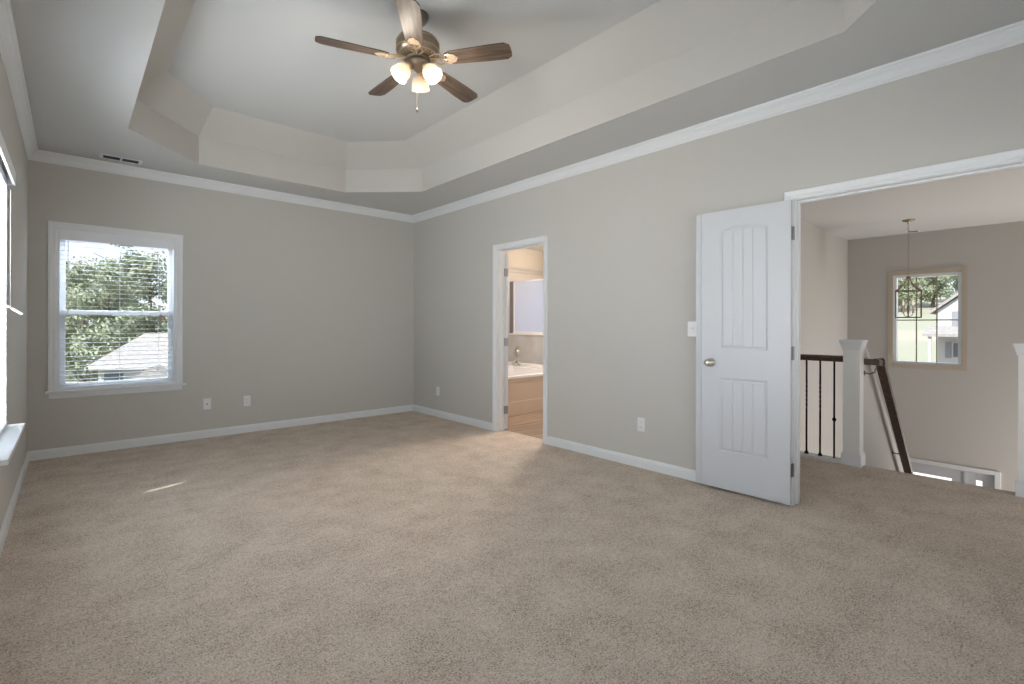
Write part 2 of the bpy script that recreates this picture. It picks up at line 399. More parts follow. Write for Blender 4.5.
d2 = empty('door_2', (XW + .004, 4.203, .012), R(-25)); struct(d2)
leaf_mesh(.70, 2.02).build('door_leaf', M['door'], d2)
for z in (.22, 1.0, 1.80):
    mb = MB(); mb.box(-.010, .036, -.0035, -.0002, z - .045, z + .045); mb.lathe([(.007, z - .045), (.007, z + .045)], 12, Matrix.Translation((-.008, -.008, 0))); mb.build('hinge', M['hinge'], d2)
mb = MB(); knob_mb(mb, .64, .93, 0, -1); mb.build('door_knob', M['nickel'], d2, smooth=True)

# ------------------------------------------------------------------ windows
def sash_window(name, axis, wallp, outp, a0, a1, z0, z1, meet, parts_trim=True):
    """double hung window; wallp = room face of wall, outp = outside face (same axis)"""
    s = 1 if outp > wallp else -1
    root = empty(name, ((wallp if axis == 'x' else (a0 + a1) / 2), ((a0 + a1) / 2 if axis == 'x' else wallp), z0)); struct(root)
    off = Vector(root.location)
    def B(mb, nm, m, bev=0):
        bmesh.ops.translate(mb.bm, verts=mb.bm.verts, vec=-off); return mb.build(nm, m, root)
    mb = MB(); p, q_ = sorted((wallp + s * .002, outp)); frame_box(mb, axis, p, q_, a0, a1, z0, z1, .018); B(mb, 'window_jamb', M['vinyl'])
    f0 = wallp + s * .075
    for k, (lo_, hi_, dx) in enumerate(((meet - .018, z1 - .018, .028), (z0 + .018, meet + .018, 0))):
        p, q_ = sorted((f0 + s * dx, f0 + s * (dx + .026)))
        mb = MB(); frame_box(mb, axis, p, q_, a0 + .018, a1 - .018, lo_, hi_, .040, .002); sh = B(mb, 'sash', M['vinyl'])
        c = (p + q_) / 2; mb = MB()
        mb.box(*((c - .002, c + .002, a0 + .05, a1 - .05) if axis == 'x' else (a0 + .05, a1 - .05, c - .002, c + .002)), lo_ + .034, hi_ - .034)
        pane = B(mb, 'pane', M['glass']); pane.parent = sh
    return root
def blinds(name, axis, p, s, a0, a1, z0, z1, tilt, label, pitch=.0425, width=.052, val_out=.0, short=None):
    """p: centre plane of the slats; s: direction towards the room"""
    root = empty(name, ((p if axis == 'x' else (a0 + a1) / 2), ((a0 + a1) / 2 if axis == 'x' else p), z0)); off = Vector(root.location)
    def bx(mb, p0, p1, u0, u1, v0, v1, bev=0, mx=None):
        p0, p1 = sorted((p0, p1))
        if axis == 'x': mb.box(p0, p1, u0, u1, v0, v1, bev, mx)
        else: mb.box(u0, u1, p0, p1, v0, v1, bev, mx)
    def B(mb, nm, m):
        bmesh.ops.translate(mb.bm, verts=mb.bm.verts, vec=-off); return mb.build(nm, m, root)
    mb = MB(); z = z0 + .045
    while z < z1 - .07:
        u1 = a1
        if short and z < z0 + short[0]: u1 = a1 - short[1]
        c = Vector((p, 0, z)) if axis == 'x' else Vector((0, p, z))
        rot = Matrix.Rotation(tilt * (1 if axis == 'y' else -1) , 4, 'Y' if axis == 'x' else 'X')
        mx = Matrix.Translation(c) @ rot @ Matrix.Translation(-c)
        bx(mb, p - width / 2, p + width / 2, a0, u1, z - .0014, z + .0014, 0, mx); z += pitch
    B(mb, 'slat_stack', M['slat'])
    mb = MB(); bx(mb, p - .026, p + .026, a0, a1 - (short[1] if short else 0), z0 + .006, z0 + .024, .003); B(mb, 'bottom_rail', M['vinyl'])
    mb = MB(); bx(mb, p - .026, p + .020, a0, a1, z1 - .05, z1 - .002, .002); B(mb, 'headrail', M['vinyl'])
    mb = MB(); e = .008 if not val_out else .03; vup = .055 if val_out else 0
    v0 = p + s * (.030 + val_out)
    bx(mb, v0, v0 + s * .012, a0 - e, a1 + e, z1 - .078 + vup, z1 + .002 + vup, .003)
    if val_out:
        bx(mb, p, v0, a0 - e, a0 - e + .012, z1 - .078 + vup, z1 + .002 + vup, .002); bx(mb, p, v0, a1 + e - .012, a1 + e, z1 - .078 + vup, z1 + .002 + vup, .002)
    B(mb, 'valance', M['vinyl'])
    mb = MB()
    for t in (.14, .5, .86):
        u = a0 + (a1 - a0) * t
        for dp in (-.024, .024): bx(mb, p + dp - .0008, p + dp + .0008, u - .0008, u + .0008, z0 + .02, z1 - .05)
    B(mb, 'ladder_string', M['vinyl'])
    tag(root, label, 'blinds'); return root, B

w1 = sash_window('window_1', 'y', YB, YB + .14, *BW, 1.315)
ZS = BW[2]
def wchild(mb, nm, root, m=None):
    bmesh.ops.translate(mb.bm, verts=mb.bm.verts, vec=-Vector(root.location)); return mb.build(nm, m or M['trim'], root)
mb = MB()
prf = [(0, .0), (0, .010), (.008, .013), (.030, .014), (.040, .018), (.056, .019), (.060, .014), (.060, 0)]
def wc(o, t, k):
    xx = {0: BW[0] - o, 1: BW[0] - o, 2: BW[1] + o, 3: BW[1] + o}[k]; return Vector((xx, YB - t, ZS if k in (0, 3) else BW[3] + o))
mb.loft([[wc(o, t, k) for o, t in prf] for k in range(4)]); wchild(mb, 'casing', w1)
mb = MB(); mb.box(BW[0] - .075, BW[1] + .085, YB - .045, YB, ZS - .022, ZS, .004); mb.box(BW[0] + .001, BW[1] - .001, YB - .001, YB + .075, ZS - .018, ZS - .001); wchild(mb, 'stool', w1)
mb = MB(); mb.box(BW[0] - .055, BW[1] + .055, YB - .016, YB, ZS - .070, ZS - .0225, .004); wchild(mb, 'apron', w1)
b1, B1 = blinds('window_blind', 'y', YB + .040, -1, BW[0] + .024, BW[1] - .024, ZS + .002, BW[3] - .019, R(2), 'white slatted blind with slats open, in the window over two outlets on the far wall')
mb = MB(); mb.tube([(.676, YB + .006, 1.95), (.676, YB + .006, 1.315)], .0012, 6); B1(mb, 'pull_cord', M['vinyl'])
for k, (dx, dz, rt) in enumerate(((0, 0, .2), (.022, -.012, -.25), (.010, -.042, .5))):
    mb = MB(); mx = Matrix.Translation((.676 + dx, YB + .004, 1.305 + dz)) @ Matrix.Rotation(rt, 4, 'Y')
    mb.lathe([(.004, .0), (.010, -.008), (.014, -.038), (.014, -.046), (.006, -.048)], 10, mx); B1(mb, 'cord_tassel', M['tag'])
mb = MB(); mb.tube([(BW[0] + .075, YB + .006, 1.97), (BW[0] + .075, YB + .006, 1.335)], .003, 6); mb.lathe([(.004, 1.30), (.007, 1.305), (.007, 1.33), (.003, 1.336)], 8, Matrix.Translation((BW[0] + .075, YB + .006, 0))); B1(mb, 'tilt_wand', M['vinyl'])

for i, (a, b) in enumerate(LW[:1]):
    w = sash_window('window_%d' % (2 + i), 'x', XL, XL - .14, a, b, WZ0, WZ1, 1.315)
    mb = MB(); mb.box(XL - .07, XL + .078, a - .055, b + .02, WZ0 - .024, WZ0, .004); wchild(mb, 'stool', w)
    mb = MB(); mb.box(XL, XL + .016, a - .03, b - .005, WZ0 - .085, WZ0 - .0245, .003); wchild(mb, 'apron', w)
b2, B2 = blinds('window_blind', 'x', XL - .020, 1, LW[0][0] + .006, LW[0][1] - .006, WZ0 + .002, WZ1, R(44), 'white slatted blind with slats tilted shut, in the window at the left edge', val_out=.012, short=(.36, .056))
mb = MB(); mb.tube([(XL + .018, 4.10, 1.99), (XL + .018, 4.10, 1.335), (XL + .020, 4.10, 1.30)], .0009, 6); B2(mb, 'pull_cord', M['vinyl'])
for (dy, dz, ang) in ((0, -.004, -52), (-.03, .0, 108)):
    mb = MB(); mx = Matrix.Translation((XL + .022, 4.10 + dy, 1.30 + dz)) @ Matrix.Rotation(R(ang), 4, 'Y') 
    mb.box(-.007, .007, -.006, .006, -.060, 0, .002, mx); B2(mb, 'cord_tassel', M['tassel'])
# added unseen windows that let daylight in beside and behind the camera, slats flat
for i, (ax, wp_, op_, c_, s_, a, b) in enumerate((('x', XL, XL - .14, XL - .020, 1, *LW[1]), ('x', XL, XL - .14, XL - .020, 1, *LW[2]), ('y', YF, YF - .14, YF - .020, 1, FW[0], FW[1]))):
    w = sash_window('window_%d' % (5 + i), ax, wp_, op_, a, b, WZ0, WZ1, 1.315)
    r_, _ = blinds('blind', ax, c_, s_, a + .003, b - .003, WZ0 + .002, WZ1, R(4), '', val_out=.012)
    for k_ in list(r_.keys()): del r_[k_]
    off_ = r_.location - w.location
    for ch in list(r_.children): ch.parent = w; ch.location = off_
    bpy.data.objects.remove(r_)

# ------------------------------------------------------------------ outlets, switch, vent
def plate(name, label, cat, loc, rz, kind, group=None):
    root = empty(name, loc, rz)
    mb = MB(); mb.box(-.035, .035, -.006, 0, -.0575, .0575, .002); mb.build('cover_plate', M['plate'], root)
    if kind == 'duplex':
        for z in (-.02, .02):
            mb = MB(); mb.box(-.017, .017, -.0085, -.005, z - .014, z + .014, .003); r = mb.build('receptacle', M['plate'], root)
            mb = MB(); mb.box(-.008, -.006, -.0092, -.0080, z - .005, z + .006); mb.box(.006, .008, -.0092, -.0080, z - .005, z + .006); mb.build('socket_slot', M['dark'], r)
    elif kind == 'coax':
        mb = MB(); mx = Matrix.Rotation(R(90), 4, 'X'); mb.lathe([(.008, .004), (.008, .010), (.005, .011), (.005, .018)], 12, mx); mb.build('coaxial_jack', M['hinge'], root)
    else:
        mb = MB(); mb.box(-.006, .006, -.0075, -.005, -.013, .013, .001); mb.box(-.004, .004, -.019, -.006, -.001, .010, .001, ); mb.build('toggle', M['plate'], root)
    tag(root, label, cat, group); return root
plate('wall_outlet', 'white cable jack plate on the far wall, the one nearer the window', 'outlet', (1.08, YB, .357), 0, 'coax')
plate('wall_outlet', 'white outlet on the far wall, the one farther from the window', 'outlet', (1.465, YB, .352), 0, 'duplex')
plate('wall_outlet', 'white outlet low on the right wall between room corner and bathroom doorway', 'outlet', (XR, 5.407, .335), R(-90), 'duplex')
plate('wall_outlet', 'white outlet low on the right wall between bathroom doorway and open white door', 'outlet', (XR, 2.321, .365), R(-90), 'duplex')
plate('light_switch', 'white light switch at the latch edge of the open white door', 'light switch', (XR, 1.868, 1.178), R(-90), 'switch')

v = empty('ceiling_vent', (.345, 5.775, ZC))
mb = MB(); frame_box_z = ((-.155, .155, -.07, -.048), (-.155, .155, .048, .07), (-.155, -.128, -.048, .048), (.128, .155, -.048, .048), (-.008, .008, -.048, .048))
for a, b, c, d in frame_box_z: mb.box(a, b, c, d, -.007, 0, .002)
mb.build('vent_frame', M['plate'], v)
mb = MB(); mb.box(-.13, .13, -.05, .05, -.0015, 0); mb.build('vent_throat', M['dark'], v)
mb = MB()
for k in range(7):
    y = -.042 + k * .014
    for a, b in ((-.128, -.008), (.008, .128)):
        c = Vector((0, y, -.004)); mb.box(a, b, y - .004, y + .004, -.0045, -.0035, 0, Matrix.Translation(c) @ Matrix.Rotation(R(35), 4, 'X') @ Matrix.Translation(-c))
mb.build('louvre', M['grille'], v)
tag(v, 'white ceiling vent register with dark louvres near the far wall above the window', 'vent')

# ------------------------------------------------------------------ ceiling fan
FC = (1.655, 2.735); ZB = 2.900
fan = empty('ceiling_fan', (FC[0], FC[1], 3.2))
def Fz(z): return z - 3.2
mb = MB(); mb.lathe([(.068, 0), (.068, -.012), (.064, -.03), (.045, -.055), (.022, -.072), (.016, -.075)], 32); mb.build('canopy', M['bronze'], fan, smooth=True)
mb = MB(); mb.lathe([(.0125, -.06), (.0125, Fz(3.05))], 16); mb.build('downrod', M['bronze'], fan, smooth=True)
mb = MB(); mb.lathe([(.02, Fz(3.075)), (.035, Fz(3.07)), (.05, Fz(3.052)), (.105, Fz(3.045)), (.128, Fz(3.032)), (.137, Fz(3.01)), (.138, Fz(2.965)), (.132, Fz(2.950)), (.118, Fz(2.935)), (.095, Fz(2.925)), (.075, Fz(2.918)), (.07, Fz(2.905))], 48)
motor = mb.build('motor_housing', M['pewter'], fan, smooth=True)
mb = MB()
for z, r in ((2.963, .1385), (3.012, .1385), (2.937, .121)):
    mb.lathe([(r - .004, Fz(z) - .004), (r + .002, Fz(z) - .002), (r + .002, Fz(z) + .002), (r - .004, Fz(z) + .004)], 48, cap=False)
for k in range(30):
    a = 2 * math.pi * k / 30; mx = Matrix.Rotation(a, 4, 'Z'); mb.box(.088, .116, -.003, .003, Fz(2.926), Fz(2.933), 0, mx)
mb.build('gilt_band', M['gilt'], motor)
mb = MB(); mb.lathe([(.078, Fz(2.925)), (.082, Fz(2.920)), (.082, Fz(2.905)), (.07, Fz(2.900)), (.05, Fz(2.895))], 40); mb.build('flywheel', M['bronze'], fan, smooth=True)

def blade_bm():
    mb = MB(); r0, r1 = .190, .612; N = 14; th = .0055
    top, bot = [], []
    for i in range(N + 1):
        t = i / N; r = r0 + (r1 - r0) * t; w = .052 + .014 * min(1, t * 1.5)
        if t > .95: w -= (t - .95) / .05 * .020
        if t < .05: w -= (.05 - t) / .05 * .012
        top.append(Vector((r, w, 0))); bot.append(Vector((r, -w, 0)))
    out = top + [Vector((r1 + .004, .02, 0)), Vector((r1 + .004, -.02, 0))] + bot[::-1]
    mb.loft([[p + Vector((0, 0, -th / 2)) for p in out], [p + Vector((0, 0, th / 2)) for p in out]])
    return mb
def iron_bm():
    mb = MB()
    for s in (-1, 1):
        pts = [(.075, s * .012, .012), (.105, s * .030, .006), (.135, s * .046, 0), (.165, s * .040, -.004), (.178, s * .020, -.005), (.165, s * .006, -.005), (.150, s * .016, -.004)]
        P = [Vector(p) for p in pts]; Q = []
        for a, b in zip(P, P[1:]):
            for k in range(3): Q.append(a.lerp(b, k / 3))
        Q.append(P[-1]); mb.tube(Q, .0048, 8)
        mb.tube([(.178, s * .020, -.005), (.198, s * .034, -.006), (.222, s * .040, -.006)], .0045, 8)
    mb.tube([(.07, 0, .012), (.12, 0, .004), (.165, 0, -.004), (.205, 0, -.006)], .0065, 8)
    mb.loft([[Vector(p) for p in ((.195, -.044, z), (.250, -.030, z), (.272, 0, z), (.250, .030, z), (.195, .044, z), (.206, 0, z))] for z in (-.0085, -.0045)])
    for x, y in ((.215, -.028), (.215, .028), (.252, 0)): mb.lathe([(.005, -.012), (.005, -.008)], 10, Matrix.Translation((x, y, 0)))
    return mb
bl0 = None
for k in range(5):
    if k == 0:
        bl0 = blade_bm().build('fan_blade', M['blade'], fan); ir = iron_bm().build('blade_iron', M['gilt'], bl0); o = bl0
    else: o = copy_tree(bl0, fan)
    o.location = (0, 0, Fz(ZB)); a = R(17.4 + 72 * k)
    o.rotation_euler = (Matrix.Rotation(a, 3, 'Z') @ Matrix.Rotation(R(-12), 3, 'X')).to_euler()

mb = MB(); mb.lathe([(.045, Fz(2.902)), (.066, Fz(2.898)), (.070, Fz(2.890)), (.064, Fz(2.874)), (.045, Fz(2.858)), (.030, Fz(2.848)), (.022, Fz(2.838)), (.010, Fz(2.830)), (.004, Fz(2.824))], 36)
fit = mb.build('light_fitter', M['pewter'], fan, smooth=True)
for k in range(3):
    a = R(50 + 120 * k); T = Matrix.Rotation(a, 4, 'Z') @ Matrix.Translation((.048, 0, Fz(2.872))) @ Matrix.Rotation(R(-40), 4, 'Y')
    # local -Z is the mouth direction (down and outwards)
    mb = MB(); mb.lathe([(.016, .0), (.020, -.01), (.022, -.03), (.018, -.036)], 20, T); mb.build('shade_socket', M['gilt'], fan, smooth=True)
    outer = [(.022, -.028), (.030, -.036), (.044, -.055), (.053, -.080), (.056, -.105), (.060, -.126)]
    mb = MB(); mb.lathe(outer + [(r - .003, z + .0) for r, z in outer[::-1]], 36, T, cap=False)
    sh = mb.build('lamp_shade', M['shade'], fan, smooth=True)
    mb = MB(); mb.lathe([(.008, -.035), (.012, -.045), (.024, -.065), (.027, -.080), (.022, -.094), (.010, -.102), (.001, -.104)], 20, T); mb.build('light_bulb', M['bulb'], sh, smooth=True)
    wp = Matrix.Translation((FC[0], FC[1], 3.2)) @ T @ Vector((0, 0, -.135))
    light('fan_bulb_light', 'POINT', wp, 6.5, (1, .89, .77), radius=.05)
mb = MB(); mb.tube([(.012, .03, Fz(2.80)), (.012, .03, Fz(2.615))], .0012, 6)
for k in range(24): mb.lathe([(.0008, -.002), (.0022, 0), (.0008, .002)], 6, Matrix.Translation((.012, .03, Fz(2.795 - k * .0075))))
ch = mb.build('pull_chain', M['gilt'], fan)
mb = MB(); mb.lathe([(.002, 0), (.006, -.006), (.0075, -.018), (.006, -.028), (.002, -.032)], 12, Matrix.Translation((.012, .03, Fz(2.617)))); mb.build('chain_fob', M['bronze'], ch, smooth=True)
tag(fan, 'five-blade ceiling fan with dark wood blades and three lit glass shades in the tray ceiling', 'ceiling fan')

# ------------------------------------------------------------------ hall, landing, stairs, foyer
ZG = -3.1
wall('wall_foyer_left', 'y', 2.4, 2.52, XW, FX + .12, ZG, ZC, [], M['wall'])
FWn = (.905, 1.755, .585, 2.055); DR = (.54, 1.72, ZG, -1.00)
wall('wall_foyer_far', 'x', FX, FX + .14, -2.5, 2.4, ZG, ZC, [FWn, DR], M['wall'])
wall('wall_foyer_right', 'y', -2.62, -2.5, XW, FX + .14, ZG, ZC, [], M['wall'])
wall('wall_foyer_near', 'x', XW, XW + .10, -2.5, 2.4, ZG, -.25, [], M['wall'])
mb = MB(); mb.box(XW, FX, -2.5, 2.4, ZG - .1, ZG); struct(mb.build('floor_foyer', M['foyerfloor']))
mb = MB(); mb.sweep(bp, [(XW, 2.4, 1, -1), (HX, 2.4, 0, -1)]); struct(mb.build('baseboard_hall', M['trim']))

# landing edge trim under the railings
mb = MB(); mb.box(HX - .11, HX + .012, 1.21, 2.4, -.02, .028, .004); mb.box(HX, HX + .014, 1.09, 2.4, -.26, -.02); struct(mb.build('trim_4', M['trim']))
mb = MB(); mb.box(HX - .11, HX + .012, -2.5, 0.02, -.02, .028, .004); mb.box(HX, HX + .014, -2.5, .145, -.26, -.02); struct(mb.build('trim_5', M['trim']))

def newel(y0, y1, label, ztop=1.085):
    x0, x1 = HX - .105, HX + .022; c = ((x0 + x1) / 2, (y0 + y1) / 2, 0); r = empty('newel_post', c); hx, hy = (x1 - x0) / 2, (y1 - y0) / 2
    mb = MB(); mb.box(-hx, hx, -hy, hy, 0, ztop - .05, .002); mb.build('shaft', M['post'], r)
    mb = MB()
    for k, (e, a, b) in enumerate(((.012, 0, .095), (.008, .095, .105), (.004, .105, .112))): mb.box(-hx - e, hx + e, -hy - e, hy + e, a, b, .0015)
    mb.build('base_trim', M['trim'], r)
    mb = MB()
    for e, a, b in ((.008, ztop - .085, ztop - .060), (.014, ztop - .060, ztop - .040), (.019, ztop - .040, ztop - .022), (.025, ztop - .022, ztop)): mb.box(-hx - e, hx + e, -hy - e, hy + e, a, b, .0025)
    mb.build('cap', M['trim'], r); tag(r, label, 'newel post'); return r
newel(1.083, 1.205, 'square painted newel post with white cap, between iron balusters and stair handrail')
newel(.020, .147, 'square painted newel post with white cap at the right edge of the photo')

rail = empty('stair_railing', (HX - .045, 1.21, 0))
mb = MB(); prof = [(-.031, .89), (.031, .89), (.031, .925), (.024, .938), (0, .944), (-.024, .938), (-.031, .925)]
mb.loft([[Vector((x, -.004, z)) for x, z in prof], [Vector((x, 1.19, z)) for x, z in prof]]); mb.build('handrail', M['rail'], rail)
mb = MB(); mb.lathe([(.036, 0), (.036, .008), (.028, .014)], 20, Matrix.Translation((0, -.004, .915)) @ Matrix.Rotation(R(-90), 4, 'X')); mb.build('rail_rosette', M['rail'], rail)
k = 0; y = 1.285
while y < 2.36:
    mb = MB(); s_ = .0065; yy = y - 1.21; N = 40; loops = []
    for i in range(N + 1):
        z = .028 + (.892 - .028) * i / N; tw = 0 if k % 3 == 0 else max(0, min(1, (z - .45) / .25)) * 2 * math.pi * 1.5
        loops.append([Vector((s_ * math.sqrt(2) * math.cos(tw + math.pi / 4 + j * math.pi / 2), yy + s_ * math.sqrt(2) * math.sin(tw + math.pi / 4 + j * math.pi / 2), z)) for j in range(4)])
    mb.loft(loops); o = mb.build('baluster', M['iron'], rail)
    if k % 3 == 0:
        mb = MB(); mb.lathe([(.008, .355), (.014, .362), (.018, .372), (.014, .382), (.008, .389)], 4, Matrix.Translation((0, yy, 0)) @ Matrix.Rotation(R(45), 4, 'Z') if False else Matrix.Translation((0, yy, 0))); mb.build('knuckle', M['iron'], o)
    else:
        mb = MB(); mb.box(-.016, .016, yy - .016, yy + .016, .028, .038, .002); mb.lathe([(.021, .036), (.010, .055)], 4, Matrix.Translation((0, yy, 0)) @ Matrix.Rotation(R(45), 4, 'Z')); mb.build('baluster_shoe', M['iron'], o)
    y += .110; k += 1
tag(rail, 'black iron balusters under a level dark handrail, seen left of the newel post', 'railing')

# stairs, knee wall beside them, handrail on its brackets
mb = MB(); rise, run, N = 3.1 / 16, .232, 16
pts = [Vector((HX, 0, -.25))]; 
for i in range(1, N):
    zt = -rise * i; x0 = HX + run * (i - 1); pts += [Vector((x0, 0, zt)), Vector((x0 + run + .0, 0, zt))]
pts += [Vector((HX + run * (N - 1), 0, ZG)), Vector((HX, 0, ZG))]
pts = [p for i, p in enumerate(pts) if i > 0]
mb.prism([(p.x, .10, p.z) for p in pts], (0, .98, 0)); struct(mb.build('floor_stairs', M['carpet']))
kt = lambda x: 1.05 - .868 * (x - 5.2)
def knee(name, y0, y1):
    mb = MB(); xe = HX + .02 + 3.55
    mb.prism([(HX + .022, y0, ZG), (xe, y0, ZG), (xe, y0, max(kt(xe), ZG + .3)), (5.2, y0, kt(5.2)), (HX + .022, y0, kt(5.2))], (0, y1 - y0, 0))
    return struct(mb.build(name, M['wall']))
knee('wall_stair_left', 1.086, 1.20)
knee('wall_stair_right', .02, .098)

hr = empty('stair_handrail', (5.2, 1.0, .88))
def rail_seg(mb, a, b, w=.024, h=.028):
    a, b = Vector(a), Vector(b); d = (b - a).normalized(); s_ = Vector((0, 1, 0)); u = s_.cross(d).normalized()
    L = [(-w, -h), (w, -h), (w, h * .4), (w * .6, h), (-w * .6, h), (-w, h * .4)]
    mb.loft([[p + s_ * i + u * (-j if u.z < 0 else j) for i, j in L] for p in (a, b)])
A, B_, C_ = (-.062, .0, .018), (.115, .0, .0), (1.53, .0, -1.325)
mb = MB(); rail_seg(mb, A, B_); rail_seg(mb, (.100, 0, .014), C_, .032, .036); rail_seg(mb, C_, (3.2, 0, -1.325 - 1.67 * .90), .032, .036); mb.build('rail', M['rail'], hr)
mb = MB(); mb.box(-.062, -.02, -.004, .086, -.012, .040, .003); mb.build('wall_return', M['rail'], hr)
for x, z in ((-.05, -.02), (1.12, -.92), (1.9, -1.70)):
    mb = MB(); mb.tube([(x, .086, z - .065), (x, .045, z - .07), (x, .012, z - .055), (x, 0, z - .01)], .006, 8); mb.lathe([(.022, 0), (.020, .006), (.008, .008)], 16, Matrix.Translation((x, .086, z - .065)) @ Matrix.Rotation(R(90), 4, 'X'))
    mb.build('rail_bracket', M['bronze'], hr)
tag(hr, 'dark wooden handrail on brackets sloping down the stairs', 'handrail')

# far window
w = empty('window_3', (FX, 1.33, .6)); struct(w)
mb = MB(); frame_box(mb, 'x', FX - .014, FX, FWn[0] - .068, FWn[1] + .068, FWn[2] - .062, FWn[3] + .070, .068, .003); wchild(mb, 'casing', w, M['casing_far'])
mb = MB(); frame_box(mb, 'x', FX + .01, FX + .13, FWn[0], FWn[1], FWn[2], FWn[3], .045, .002); wchild(mb, 'sash', w, M['vinyl'])
mb = MB(); g0, g1, h0, h1 = FWn[0] + .045, FWn[1] - .045, FWn[2] + .045, FWn[3] - .045
mb.box(FX + .055, FX + .060, g0 - .003, g1 + .003, h0 - .003, h1 + .003); wchild(mb, 'pane', w, M['glass'])
mb = MB()
for y in (g0 + (g1 - g0) / 3, g0 + 2 * (g1 - g0) / 3): mb.box(FX + .045, FX + .054, y - .008, y + .008, h0, h1)
mb.box(FX + .045, FX + .054, g0, g1, 1.302, 1.320); wchild(mb, 'muntin', w, M['pewter'])
# front door under it: sidelight + glazed door
mb = MB(); frame_box(mb, 'x', FX - .018, FX, DR[0] - .062, DR[1] + .062, ZG, DR[3] + .055, .062, .003, 'LRT'); struct(mb.build('trim_6', M['trim']))
dd = empty('door_3', (FX, 1.13, ZG)); struct(dd)
mb = MB(); frame_box(mb, 'x', FX + .02, FX + .09, DR[0], DR[1], ZG, DR[3], .035, .002, 'LRT'); mb.box(FX + .02, FX + .09, .845, .880, ZG, DR[3] - .035, .002); wchild(mb, 'door_frame', dd, M['door'])
mb = MB(); frame_box(mb, 'x', FX + .035, FX + .075, .88, 1.685, ZG + .01, DR[3] - .035, .14, .003); mb.box(FX + .035, FX + .075, .98, 1.585, ZG + .11, ZG + .75, .003); wchild(mb, 'door_leaf', dd, M['door'])
mb = MB(); mb.box(FX + .053, FX + .057, .97, 1.595, ZG + .74, DR[3] - .17); wchild(mb, 'door_glass', dd, M['glass'])
mb = MB(); frame_box(mb, 'x', FX + .035, FX + .075, .575, .845, ZG + .01, DR[3] - .035, .10, .003, ); sl = wchild(mb, 'sidelight', dd, M['door'])
mb = MB(); mb.box(FX + .053, FX + .057, .67, .75, ZG + .10, DR[3] - .13); wchild(mb, 'sidelight_glass', dd, M['glass'])

# lantern
lan = empty('lantern_pendant', (8.92, 1.36, ZC))
L = lambda z: z - ZC
mb = MB(); mb.lathe([(.075, 0), (.075, -.008), (.06, -.02), (.012, -.03), (.010, -.06)], 28); mb.build('ceiling_plate', M['pewter'], lan, smooth=True)
mb = MB(); z = L(2.68); k = 0
while z > L(1.93):
    mx = Matrix.Translation((0, 0, z)) @ Matrix.Rotation(R(90 * (k % 2)), 4, 'Z') @ Matrix.Rotation(R(90), 4, 'X')
    ring = [mx @ Vector((.009 * math.cos(t * math.pi / 5), .016 * math.sin(t * math.pi / 5), 0)) for t in range(11)]; mb.tube(ring, .0022, 5); z -= .026; k += 1
mb.build('chain', M['pewter'], lan)
H = .142; rot = Matrix.Rotation(R(9), 4, 'Z')
mb = MB(); mb.lathe([(.012, L(1.93)), (.028, L(1.915)), (.028, L(1.90)), (.010, L(1.885)), (.007, L(1.50)), (.02, L(1.49)), (.006, L(1.33))], 16); mb.build('centre_stem', M['pewter'], lan, smooth=True)
for sx, sy in ((1, 1), (1, -1), (-1, 1), (-1, -1)):
    mb = MB(); c = Vector((sx * H, sy * H, 0)); pts = []
    for i in range(11):
        t = i / 10; rr = .02 + (H * 1.0 - .02) * t ** 1.8; pts.append(rot @ Vector((sx * rr, sy * rr, L(1.90 - .185 * t + .0 * t))))
    mb.tube(pts, .008, 6); mb.build('curved_arm', M['pewter'], lan)
    mb = MB(); mb.box(sx * H - .006, sx * H + .006, sy * H - .006, sy * H + .006, L(1.335), L(1.715), .001, rot); mb.build('corner_post', M['bronze'], lan)
    d = .055; mb = MB(); mb.lathe([(.014, L(1.40)), (.016, L(1.41)), (.010, L(1.412)), (.010, L(1.50)), (.009, L(1.505))], 12, rot @ Matrix.Translation((sx * d, sy * d, 0)))
    cn = mb.build('candle', M['candle'], lan, smooth=True)
    mb = MB(); mb.lathe([(.005, L(1.505)), (.013, L(1.53)), (.011, L(1.555)), (.002, L(1.585))], 10, rot @ Matrix.Translation((sx * d, sy * d, 0))); mb.build('candle_bulb', M['candlebulb'], cn, smooth=True)
for z, nm in ((1.715, 'upper_ring'), (1.335, 'lower_ring')):
    mb = MB()
    for a, b, c, d in ((-H - .012, H + .012, -H - .006, -H + .006), (-H - .012, H + .012, H - .006, H + .006), (-H - .006, -H + .006, -H, H), (H - .006, H + .006, -H, H)): mb.box(a, b, c, d, L(z) - .007, L(z) + .007, .001, rot)
    if nm == 'lower_ring':
        mb.box(-H, H, -.006, .006, L(z) - .005, L(z) + .005, 0, rot); mb.box(-.006, .006, -H, H, L(z) - .005, L(z) + .005, 0, rot)
        for sx, sy in ((1, 1), (1, -1), (-1, 1), (-1, -1)): mb.tube([rot @ Vector((0, 0, L(1.345))), rot @ Vector((sx * .04, sy * .04, L(1.36))), rot @ Vector((sx * .055, sy * .055, L(1.402)))], .004, 6)
    mb.build(nm, M['bronze'], lan)
tag(lan, 'square open-frame lantern with four candle bulbs hanging on a chain before the far window', 'pendant light')
v2 = empty('ceiling_vent', (10.02, 1.47, ZC))
mb = MB(); frame = ((-.09, .09, -.08, -.065), (-.09, .09, .065, .08), (-.09, -.07, -.065, .065), (.07, .09, -.065, .065))
for a, b, c, d in frame: mb.box(a, b, c, d, -.006, 0, .001)
mb.build('vent_frame', M['plate'], v2)
mb = MB()
for k in range(8): mb.box(-.07 + k * .0175, -.07 + k * .0175 + .012, -.065, .065, -.004, -.0005)
mb.build('louvre', M['grille'], v2)
tag(v2, 'small ceiling vent register above the foyer window behind the lantern chain', 'vent')

